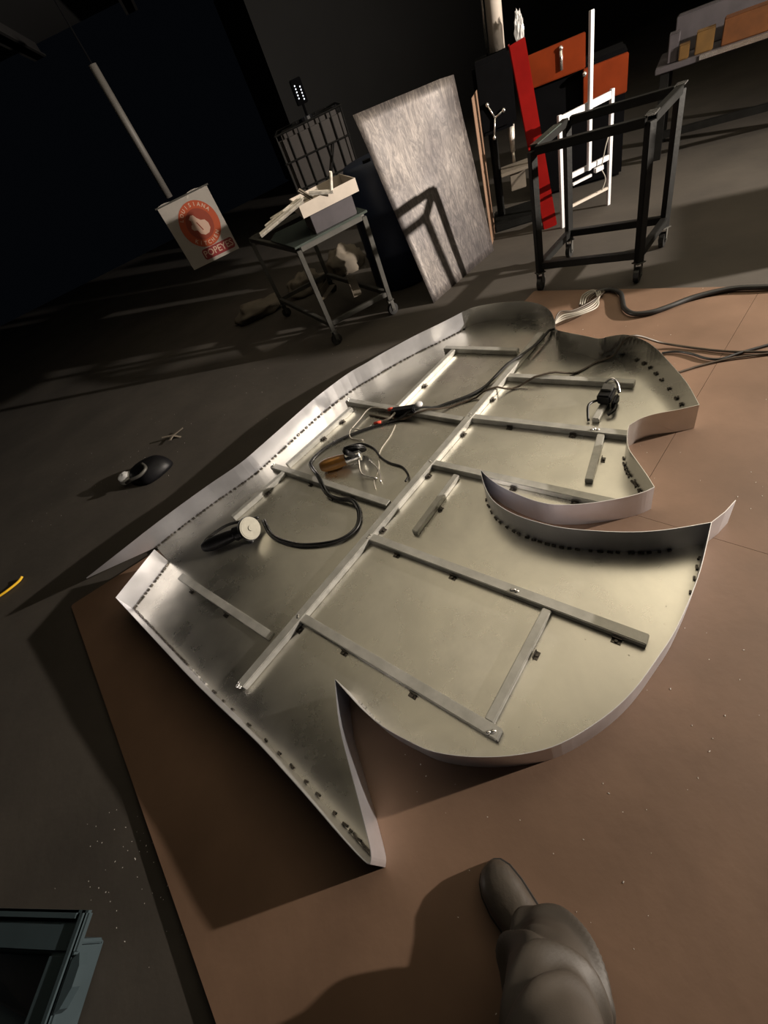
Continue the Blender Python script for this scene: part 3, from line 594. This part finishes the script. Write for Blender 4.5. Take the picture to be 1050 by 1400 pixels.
m = MB(); m.box((0.635, 3.82, z0 + 0.1215), (0.325, 0.33, 0.003)); m.build('lid', 'grey_box', bx)
ot = thing('offcut_tray', 'bright cream open tray of metal offcuts on top of the grey box', 'tray', (0.63, 3.8, z0 + 0.124))
z1 = z0 + 0.124
for c, s in (((0.635, 3.60, z1 + 0.042), (0.43, 0.008, 0.078)), ((0.635, 4.02, z1 + 0.042), (0.43, 0.008, 0.078)), ((0.424, 3.81, z1 + 0.042), (0.008, 0.41, 0.078)), ((0.846, 3.81, z1 + 0.042), (0.008, 0.41, 0.078))):
    m = MB(); m.box(c, s); m.build('side', 'cream', ot)
m = MB(); m.box((0.635, 3.81, z1 + 0.005), (0.41, 0.40, 0.006)); m.build('bottom', 'cream', ot)
offs = (((0.10, 3.66, z1 + 0.02), (0.46, 3.60, z1 + 0.10), 0.035, 'long pale offcut sticking far out over the left side of the cream tray'), ((0.16, 3.68, z1 + 0.045), (0.48, 3.72, z1 + 0.10), 0.03, 'second pale offcut lying along the long one on the cream tray'), ((0.22, 3.8, z1 + 0.055), (0.60, 3.70, z1 + 0.10), 0.022, 'narrow offcut lying across the cream tray near its middle'),
        ((0.52, 3.62, z1 + 0.12), (0.67, 3.575, z1 + 0.075), 0.02, 'short white offcut slanting down over the front of the cream tray'), ((0.665, 3.58, z1 + 0.08), (0.71, 3.62, z1 + 0.17), 0.018, 'short white offcut standing up at the front of the cream tray'), ((0.47, 3.68, z1 + 0.15), (0.53, 3.64, z1 + 0.08), 0.03, 'small brown offcut leaning up at the left of the cream tray'))
for a, b, wd, lab in offs:
    m = MB(); m.bar(a, b, wd, 0.006, up=(0.3, -0.6, 0.7)); m.bar(Vector(a) + Vector((0, -0.006, -0.006)), Vector(b) + Vector((0, -0.006, -0.006)), 0.005, 0.02); tag(m.build('metal_offcut', 'scrap' if 'brown' not in lab else 'sack'), lab, 'offcut', 'metal offcuts on the cream tray')
# pale crumpled sacks on the floor behind
for c, s, sd, lab in (((-0.22, 5.25, FZ + 0.05), (0.27, 0.16, 0.10), 2, 'crumpled pale sack on the floor behind the left trolley leg'), ((0.36, 5.22, FZ + 0.07), (0.22, 0.14, 0.13), 9, 'crumpled pale sack lying between the rear legs of the left trolley'), ((0.86, 5.25, FZ + 0.08), (0.20, 0.13, 0.17), 14, 'heaped pale sack nearest the blue drum')):
    tag(crumple('s', '', c, s, sd, 16, 0.4, 1.6).build('crumpled_sack', 'sack', shade=True), lab, 'sack', 'crumpled sacks behind the left trolley')

# ================================================================ pillar drill, red beam, orange machine
pd = thing('pillar_drill', 'black pillar drill with pale motor cylinder between steel sheet and red beam', 'drill', (2.36, 4.42, FZ))
m = MB(); m.box((2.40, 4.36, FZ + 0.03), (0.36, 0.42, 0.06), rz=-0.5); m.build('base', 'dark_iron', pd, bevel=0.01)
m = MB(); m.cyl((2.33, 4.46, FZ + 0.06), (2.33, 4.46, 0.72), 0.035); m.build('column', 'dark_iron', pd, shade=False)
m = MB(); m.box((2.42, 4.30, 0.40), (0.24, 0.24, 0.025), rz=-0.5); m.box((2.43, 4.28, 0.32), (0.13, 0.13, 0.14), rz=-0.5); m.build('work_table', 'sack', pd, bevel=0.004)
m = MB(); m.box((2.37, 4.42, 0.93), (0.30, 0.34, 0.46), rz=-0.5); m.build('head', 'matte_black', pd, bevel=0.03)
m = MB(); m.cyl((2.42, 4.30, 0.70), (2.42, 4.30, 0.52), 0.03, 0.018); m.cyl((2.42, 4.30, 0.52), (2.42, 4.30, 0.44), 0.012); m.build('chuck', 'scrap', pd, shade=True)
m = MB(); m.cyl((2.41, 4.38, 1.165), (2.43, 4.38, 2.3), 0.058, n=24); m.build('motor_cylinder', 'cream', pd, shade=True)
m = MB(); m.cyl((2.335, 4.40, 1.16), (2.345, 4.40, 2.2), 0.008, n=10); m.build('guide_rod', 'chrome', pd, shade=True)
for a in (0.2, 2.3, 4.4):
    m = MB(); c = Vector((2.27, 4.27, 0.80)); e = c + Vector((0.5 * math.cos(a), -0.25 * math.cos(a), math.sin(a))) * 0.13; m.cyl(c, e, 0.007, n=8); m.ball(e, 0.016, n=6); m.build('feed_lever', 'chrome', pd, shade=True)
tag(crumple('w', '', (2.50, 4.20, 1.22), (0.03, 0.03, 0.10), 5, 12, 0.6, 4).build('plastic_wrap', 'clear_film'), 'crumpled shiny clear wrap hanging beside the pale motor cylinder', 'wrap')
ra, rb = Vector((2.285, 3.88, 1.20)), Vector((2.42, 3.80, FZ))
rbm = thing('red_beam', 'red painted steel beam leaning behind the corner of the dark trolley', 'beam', rb)
m = MB(); d = (rb - ra).normalized(); u = Vector((0.5, 0.86, 0)); m.bar(ra, rb - Vector((0, 0, -0.002)), 0.10, 0.008, up=u); m.bar(ra + u * 0.03 + Vector((-0.045, 0.03, 0)), rb + u * 0.03 + Vector((-0.045, 0.03, 0.012)), 0.008, 0.06, up=u); m.bar(ra + u * 0.03 + Vector((0.045, -0.025, 0)), rb + u * 0.03 + Vector((0.045, -0.025, 0.012)), 0.008, 0.06, up=u); m.build('channel', 'red_paint', rbm)
m = MB(); m.box((0, 0, 0), (0.11, 0.10, 0.012), M=Matrix.Translation(ra.lerp(rb, 0.5)) @ Matrix.Rotation(R(-28), 4, 'Z')); m.build('weld_plate', 'red_paint', rbm)
om = thing('orange_machine', 'orange painted steel machine with stepped guard plates behind the white mast', 'machine', (3.1, 4.35, FZ))
oa = math.atan2(4.10 - 4.53, 3.36 - 2.76)
def omm(x, y): return Matrix.Translation((x, y, 0)) @ Matrix.Rotation(oa, 4, 'Z')
m = MB(); m.box((0, 0, 0.93), (0.44, 0.05, 0.21), M=omm(2.94, 4.42)); m.build('guard_plate', 'orange_paint', om, bevel=0.006)
m = MB(); m.box((0, 0, 0.70), (0.33, 0.05, 0.24), M=omm(3.24, 4.21)); m.build('guard_plate', 'orange_paint', om, bevel=0.006)
m = MB(); m.box((0, 0.22, 0.42), (0.75, 0.36, 0.86), M=omm(3.06, 4.33)); m.build('machine_body', 'matte_black', om, bevel=0.02)
m = MB(); m.cyl((2.955, 4.375, 0.87), (2.955, 4.375, 1.0), 0.014); m.ball((2.955, 4.375, 1.0), 0.018, n=6); m.build('handle', 'chrome', om, shade=True)
m = MB(); m.ball((3.10, 4.28, 0.79), 0.02, n=6); m.build('knob', 'chrome', om, shade=True)

# ================================================================ bench with boxes, far right
wb = thing('work_bench', 'low dark work bench with pale front edge at the far right', 'bench', (4.2, 3.7, FZ))
ba = math.atan2(3.62 - 4.09, 4.14 - 3.68); BM = Matrix.Translation((3.68, 4.09, 0)) @ Matrix.Rotation(ba, 4, 'Z')
m = MB(); m.box((0.65, 0.28, 0.605), (1.4, 0.6, 0.035), M=BM); m.build('bench_top', 'grey_box', wb, bevel=0.004)
m = MB(); m.box((0.80, -0.024, 0.61), (1.1, 0.006, 0.03), M=BM); m.build('front_edge', 'chrome', wb)
for x, y in ((0.02, 0.03), (1.28, 0.03), (0.02, 0.53), (1.28, 0.53)):
    m = MB(); m.box((x, y, 0.285), (0.06, 0.06, 0.60), M=BM); m.build('leg', 'dark_iron', wb)
m = MB(); m.box((0.65, 0.03, 0.16), (1.2, 0.04, 0.05), M=BM); m.build('stretcher', 'dark_iron', wb)
for c, s, mt, lab in (((0.06, 0.10, 0.71), (0.07, 0.12, 0.17), 'grey_box', 'tall grey carton at the left end of the far right bench'), ((0.138, 0.06, 0.668), (0.07, 0.08, 0.09), 'yellow_box', 'small yellow carton nearest the grey carton on the bench'), ((0.27, 0.08, 0.69), (0.12, 0.10, 0.13), 'yellow_box', 'larger yellow carton on the bench, second of the yellow ones'), ((0.56, 0.10, 0.70), (0.36, 0.14, 0.15), 'amber_box', 'long amber plastic case lying on the bench'), ((0.40, 0.36, 0.74), (0.7, 0.12, 0.23), 'grey_box', 'wide dark carton behind the yellow cartons')):
    o = thing('carton', lab, 'box', tuple(BM @ Vector((c[0], c[1], 0.6225))))
    m = MB(); m.box((c[0], c[1], 0.6235 + s[2] / 2), s, M=BM); m.build('carton_body', mt, o, bevel=0.006)
    m = MB(); m.box((c[0], c[1], 0.6235 + s[2] + 0.0012), (s[0] * 0.96, s[1] * 0.96, 0.002), M=BM); m.build('lid', mt, o)
# cabinet-shaped blocker added out of frame on the right; shades the floor by the trolley
cb = thing('shadow_cabinet', 'low dark cabinet shape added out of frame to shade the floor by the trolley', 'cabinet', (4.50, 1.02, FZ))
KM = Matrix.Translation((4.50, 1.02, FZ)) @ Matrix.Rotation(R(-132), 4, 'Z')
m = MB(); m.box((0, 0, 0.44), (0.52, 0.42, 0.78), M=KM); m.build('body', 'dark_iron', cb, bevel=0.005)
for j in range(4):
    m = MB(); m.box((0, 0.213, 0.14 + 0.17 * j), (0.38, 0.006, 0.15), M=KM); d_ = m.build('drawer', 'dark_iron', cb); m = MB(); m.box((0, 0.222, 0.18 + 0.17 * j), (0.2, 0.012, 0.012), M=KM); m.build('handle', 'chrome', d_)
for x in (-0.17, 0.17):
    for y in (-0.17, 0.17): m = MB(); m.box((x, y, 0.025), (0.05, 0.05, 0.05), M=KM); m.build('foot', 'rubber', cb)

gc = thing('shadow_cylinder', 'dark bottle shape added out of frame to shade the tray end and left trolley', 'gas cylinder', (3.56, 1.39, FZ))  # unseen bottle added as a light blocker for the tray end and left trolley
m = MB(); prof = [(0.10, 0.0), (0.115, 0.015), (0.115, 0.86), (0.105, 0.92), (0.075, 0.965), (0.04, 0.985), (0.035, 1.0)]
m.loft([[Vector((3.56 + r * math.cos(a), 1.39 + r * math.sin(a), FZ + z)) for a in [2 * math.pi * k / 24 for k in range(24)]] for r, z in prof]); m.build('bottle', 'dark_iron', gc, shade=True)
m = MB(); m.cyl((3.56, 1.39, FZ + 1.0), (3.56, 1.39, FZ + 1.08), 0.018); m.cyl((3.53, 1.39, FZ + 1.05), (3.62, 1.39, FZ + 1.05), 0.012); m.build('valve', 'chrome', gc)

# ================================================================ background: caged tank, lights, banner on a pole
ib = thing('caged_tank', 'square plastic liquid tank in a tubular cage far behind the left trolley', 'tank', (1.55, 8.4, FZ))
TM = Matrix.Translation((1.55, 8.35, FZ)) @ Matrix.Rotation(R(-10), 4, 'Z')
m = MB(); m.box((0, 0, 0.66), (0.94, 0.94, 0.96), M=TM); m.build('plastic_bottle', 'tank_plastic', ib, bevel=0.06)
m = MB(); m.cyl(TM @ Vector((0, 0, 1.13)), TM @ Vector((0, 0, 1.18)), 0.11); m.build('filler_cap', 'black_plastic', ib)
for j in range(7):
    x = -0.48 + 0.16 * j
    for y in (-0.49, 0.49): m = MB(); m.cyl(TM @ Vector((x, y, 0.15)), TM @ Vector((x, y, 1.16)), 0.011, n=8); m.build('cage_tube', 'dark_iron', ib)
for z in (0.18, 0.5, 0.83, 1.15):
    m = MB(); q = [TM @ Vector(p) for p in ((-0.49, -0.5, z), (0.49, -0.5, z), (0.49, 0.5, z), (-0.49, 0.5, z))]
    for k in range(4): m.cyl(q[k], q[(k + 1) % 4], 0.012, n=8)
    m.build('cage_hoop', 'dark_iron', ib)
m = MB(); m.cyl(TM @ Vector((-0.1, -0.51, 0.18)), TM @ Vector((0.25, -0.51, 0.83)), 0.011, n=8); m.build('cage_brace', 'dark_iron', ib)
m = MB(); m.box((0, 0, 0.13), (1.0, 1.0, 0.03), M=TM)
for x in (-0.42, 0, 0.42): m.box((x, 0, 0.06), (0.12, 1.0, 0.12), M=TM)
m.build('pallet', 'dark_iron', ib)
ld = thing('indicator_lights', 'two short columns of tiny white lights on a dark post behind the caged tank', 'lights', (1.62, 9.2, FZ))
m = MB(); m.box((1.74, 9.22, 1.42), (0.17, 0.1, 0.30)); m.build('lamp_box', 'matte_black', ld, bevel=0.01)
m = MB(); m.cyl((1.74, 9.22, FZ), (1.74, 9.22, 1.27), 0.02); m.box((1.74, 9.22, FZ + 0.01), (0.3, 0.3, 0.02)); m.build('post', 'matte_black', ld)
for cx in (1.70, 1.775):
    for k in range(5): m = MB(); m.ball((cx, 9.165, 1.32 + 0.036 * k + (0.03 if cx < 1.75 else 0)), 0.010, n=5); m.build('light', 'led', ld)
# banner
bp = thing('grey_pole', 'thin grey pole hanging from the ceiling above the white banner', 'pole', (-0.565, 6.48, 1.14))
m = MB(); m.cyl((-0.565, 6.48, 1.145), (-0.565, 6.48, 2.25), 0.038, n=16); m.build('tube', 'pole_grey', bp, shade=True)
m = MB(); m.cyl((-0.565, 6.48, 2.25), (-0.565, 6.48, 3.05), 0.008, n=8); m.build('hanger_rod', 'matte_black', bp)
m = MB(); m.cyl((-0.565, 6.48, 3.05), (-0.565, 6.48, 3.07), 0.06, n=16); m.build('ceiling_plate', 'dark_iron', bp)
bn = thing('logo_banner', 'white square banner with orange rooster roundel hanging from a grey pole', 'banner', (-0.445, 6.47, 0.4))
TH = R(-4)
NM = Matrix.Translation((-0.445, 6.475, 0.763)) @ Matrix.Rotation(TH, 4, 'Z') @ Matrix.Rotation(R(90), 4, 'X') @ Matrix.Scale(1.083, 4)    # local x right, y up, z towards the viewer
m = MB(); V = []
for i in range(13):
    for j in range(13):
        x = -0.29 + 0.58 * i / 12; y = -0.31 + 0.63 * j / 12; V.append(m.bm.verts.new(NM @ Vector((x, y + 0.012 * math.sin(i * 0.9) * (j == 12), 0.0))))
for i in range(12):
    for j in range(12): m.bm.faces.new((V[i * 13 + j], V[(i + 1) * 13 + j], V[(i + 1) * 13 + j + 1], V[i * 13 + j + 1]))
bmesh.ops.solidify(m.bm, geom=m.bm.faces[:], thickness=0.003)
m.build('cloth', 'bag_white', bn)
m = MB(); m.cyl(NM @ Vector((-0.31, 0.315, -0.004)), NM @ Vector((0.31, 0.315, -0.004)), 0.009, n=10); m.build('top_rod', 'grey_iron', bn)
def disc(r, z, mt, c=(0.03, 0.045), r0=0.0, nm='roundel'):
    m = MB(); n = 40
    if r0:
        a = [m.bm.verts.new(NM @ Vector((c[0] + r * math.cos(2 * math.pi * k / n), c[1] + r * math.sin(2 * math.pi * k / n), z))) for k in range(n)]; b = [m.bm.verts.new(NM @ Vector((c[0] + r0 * math.cos(2 * math.pi * k / n), c[1] + r0 * math.sin(2 * math.pi * k / n), z))) for k in range(n)]
        for k in range(n): m.bm.faces.new((a[k], a[(k + 1) % n], b[(k + 1) % n], b[k]))
    else: m.prism([(c[0] + r * math.cos(2 * math.pi * k / n), c[1] + r * math.sin(2 * math.pi * k / n)) for k in range(n)], z - 0.0015, z, NM)
    return m.build(nm, mt, bn)
disc(0.215, 0.003, 'logo_orange'); disc(0.145, 0.0045, 'logo_brown', nm='inner_disc')
bird = [(-0.085, 0.075), (-0.05, 0.10), (-0.02, 0.095), (0.0, 0.06), (0.03, 0.03), (0.07, 0.02), (0.09, -0.02), (0.085, -0.065), (0.05, -0.10), (0.0, -0.105), (-0.04, -0.08), (-0.055, -0.04), (-0.09, -0.03), (-0.105, -0.005), (-0.09, 0.02), (-0.06, 0.02), (-0.05, 0.045), (-0.07, 0.055)]
m = MB(); m.prism([(0.03 + x, 0.045 + y) for x, y in bird], 0.0045, 0.006, NM); m.build('bird_emblem', 'logo_cream', bn)
m = MB(); m.prism([(0.0, 0.075), (0.012, 0.07), (0.04, -0.01), (0.03, -0.015)], 0.006, 0.007, NM); m.build('wing_line', 'logo_brown', bn)
def rrect(w_, h_, r_, n=6):
    P = []
    for cx, cy, a0 in ((w_ / 2 - r_, h_ / 2 - r_, 0), (-w_ / 2 + r_, h_ / 2 - r_, 90), (-w_ / 2 + r_, -h_ / 2 + r_, 180), (w_ / 2 - r_, -h_ / 2 + r_, 270)):
        for k in range(n + 1): a = R(a0 + 90 * k / n); P.append((cx + r_ * math.cos(a), cy + r_ * math.sin(a)))
    return P
m = MB(); m.prism([(x + 0.08, y - 0.225) for x, y in rrect(0.38, 0.105, 0.03)], 0.0015, 0.003, NM); m.build('name_plate', 'logo_red', bn)
def text(s, size, x, y, z, rot, mt, nm):
    c = bpy.data.curves.new('lettering', 'FONT'); c.body = s; c.size = size; c.align_x = 'CENTER'; c.align_y = 'CENTER'; c.resolution_u = 2; c.offset = 0.0012
    o = bpy.data.objects.new('lettering', c); COL.objects.link(o)
    dg = bpy.context.evaluated_depsgraph_get(); me = bpy.data.meshes.new_from_object(o.evaluated_get(dg)); bpy.data.objects.remove(o); bpy.data.curves.remove(c)
    me.transform(world_of(bn).inverted() @ NM @ Matrix.Translation((x, y, z)) @ Matrix.Rotation(rot, 4, 'Z')); me.materials.clear(); me.materials.append(MATS[mt])
    q = bpy.data.objects.new(nm, me); COL.objects.link(q); q.parent = bn
text('POPEYES', 0.092, 0.08, -0.225, 0.0042, 0, 'logo_cream', 'lettering')
def arc(s, r, a0, a1, top):
    for i, ch in enumerate(s):
        a = R(a0 + (a1 - a0) * (i / (len(s) - 1))); text(ch, 0.05, 0.03 + r * math.cos(a), 0.045 + r * math.sin(a), 0.0042, a - math.pi / 2 if top else a + math.pi / 2, 'logo_cream', 'letter')
arc('LOUISIANA', 0.18, 150, 30, True); arc('KITCHEN', 0.18, 225, 315, False)
# strip light housing on the ceiling
fl_ = thing('ceiling_fixture', 'unlit rectangular lamp housing on the dark ceiling beside the grey pole', 'lamp', (-0.15, 6.3, 3.2))
m = MB(); m.box((-0.1, 6.6, 3.03), (0.5, 0.16, 0.07)); m.build('housing', 'grey_iron', fl_, bevel=0.01)
m = MB(); m.box((-0.1, 6.6, 2.992), (0.44, 0.11, 0.006)); m.build('diffuser', 'tank_plastic', fl_)
m = MB(); m.cyl((-0.25, 6.6, 3.06), (-0.25, 6.6, 3.2), 0.008); m.cyl((0.05, 6.6, 3.06), (0.05, 6.6, 3.2), 0.008); m.build('hanger', 'dark_iron', fl_)

# ================================================================ the photographer's leg and shoe
pe = thing('person', 'person standing in brown work trousers and dark shoe at the bottom edge', 'person', (-0.12, -0.05, 0))
def shoe(toe, heel, side, par):
    toe = Vector(toe); heel = Vector(heel); d = (toe - heel); L = d.length; d.normalize(); s = Vector((-d.y, d.x, 0))
    prof = [(0.0, 0.034, 0.075), (0.04, 0.038, 0.095), (0.12, 0.042, 0.105), (0.28, 0.043, 0.11), (0.42, 0.046, 0.092), (0.58, 0.052, 0.074), (0.74, 0.055, 0.062), (0.87, 0.050, 0.056), (0.95, 0.038, 0.048), (0.99, 0.022, 0.038), (1.0, 0.012, 0.030)]
    rings = []; sole = []
    for t, hw, hh in prof:
        c = heel + d * L * t + s * side * 0.012 * math.sin(t * math.pi)
        rings.append([c + s * hw * (1.0 if True else 1) * math.copysign(abs(math.cos(a)) ** 0.75, math.cos(a)) + Vector((0, 0, 0.018 + max(0.0, math.sin(a)) ** 0.8 * (hh - 0.018) + min(0, math.sin(a)) * 0.004)) for a in [2 * math.pi * k / 20 for k in range(20)]])
        sole.append((c, hw + 0.004))
    m = MB(); m.loft(rings); o = m.build('shoe', 'shoe_leather', par, shade=True)
    m = MB(); m.prism([((c + s * q).x, (c + s * q).y) for c, q in sole] + [((c - s * q).x, (c - s * q).y) for c, q in sole[::-1]], 0.001, 0.02); m.build('sole', 'sole_rubber', o)
shoe((-0.178, 0.150, 0), (-0.085, -0.125, 0), 1, pe)
shoe((0.23, -0.37, 0), (0.18, -0.65, 0), -1, pe)
FOLDS = [(0.115, 0.020, 0.4, 0.013, 0.16), (0.150, 0.034, 2.6, 0.014, 0.20), (0.185, -0.040, 1.2, 0.013, 0.17), (0.225, 0.046, 4.0, 0.016, 0.20), (0.265, -0.050, 2.2, 0.015, 0.14), (0.315, 0.055, 0.2, 0.018, 0.13), (0.38, -0.06, 3.2, 0.022, 0.10), (0.46, 0.06, 1.5, 0.026, 0.07)]
def legrings(P, seed, n=72, k_=18):
    """P: list of (centre, rx, ry); trouser tube whose slack cloth gathers in slanting folds above the shoe"""
    C = smooth([Vector(c) for c, _, _ in P], k_); RX = smooth([Vector((a, b, 0)) for _, a, b in P], k_); rings = []
    for i, c in enumerate(C):
        ring_ = []; env = min(1.0, i / 14)
        for k in range(n):
            a = 2 * math.pi * k / n; q = Vector((math.cos(a), math.sin(a), 0)); f = 0.0
            for z0, sl, a0, wd, am in FOLDS:
                d_ = c.z - (z0 + sl * math.sin(a - a0 - seed) + 0.010 * math.sin(3 * a + a0)); part = 0.45 + 0.55 * math.cos(a * 1.0 - a0 * 2.1 - seed)
                f += am * max(0.0, part) * (math.exp(-(d_ / wd) ** 2) - 0.55 * math.exp(-((d_ + wd * 1.7) / (wd * 0.8)) ** 2))
            f = 1.45 * f * env + 0.045 * noise.noise(Vector((q.x * 1.6, q.y * 1.6, c.z * 5 + seed)))
            ring_.append(c + Vector((RX[i].x * (1 + f) * q.x, RX[i].y * (1 + f) * q.y, max(0.0, 1 - i / 10) * 0.010 * math.sin(2 * a + seed))))
        rings.append(ring_)
    return rings
m = MB()
m.loft(legrings([((-0.108, -0.050, 0.075), 0.062, 0.070), ((-0.106, -0.058, 0.105), 0.074, 0.082), ((-0.116, -0.075, 0.17), 0.082, 0.088), ((-0.135, -0.098, 0.27), 0.082, 0.088), ((-0.145, -0.15, 0.42), 0.078, 0.084), ((-0.135, -0.22, 0.58), 0.086, 0.092), ((-0.09, -0.32, 0.80), 0.10, 0.105), ((-0.05, -0.37, 0.93), 0.105, 0.11)], 1.0))
m.loft(legrings([((0.195, -0.58, 0.07), 0.066, 0.074), ((0.19, -0.58, 0.11), 0.078, 0.086), ((0.185, -0.57, 0.26), 0.078, 0.084), ((0.17, -0.51, 0.50), 0.082, 0.088), ((0.14, -0.45, 0.78), 0.10, 0.105), ((0.10, -0.42, 0.93), 0.105, 0.11)], 4.0))
m.loft(legrings([((0.03, -0.40, 0.86), 0.13, 0.09), ((0.03, -0.40, 0.93), 0.175, 0.12), ((0.03, -0.41, 1.02), 0.17, 0.118), ((0.03, -0.41, 1.06), 0.16, 0.11)], 6.0))
m.build('trousers', 'trouser', pe, shade=True)
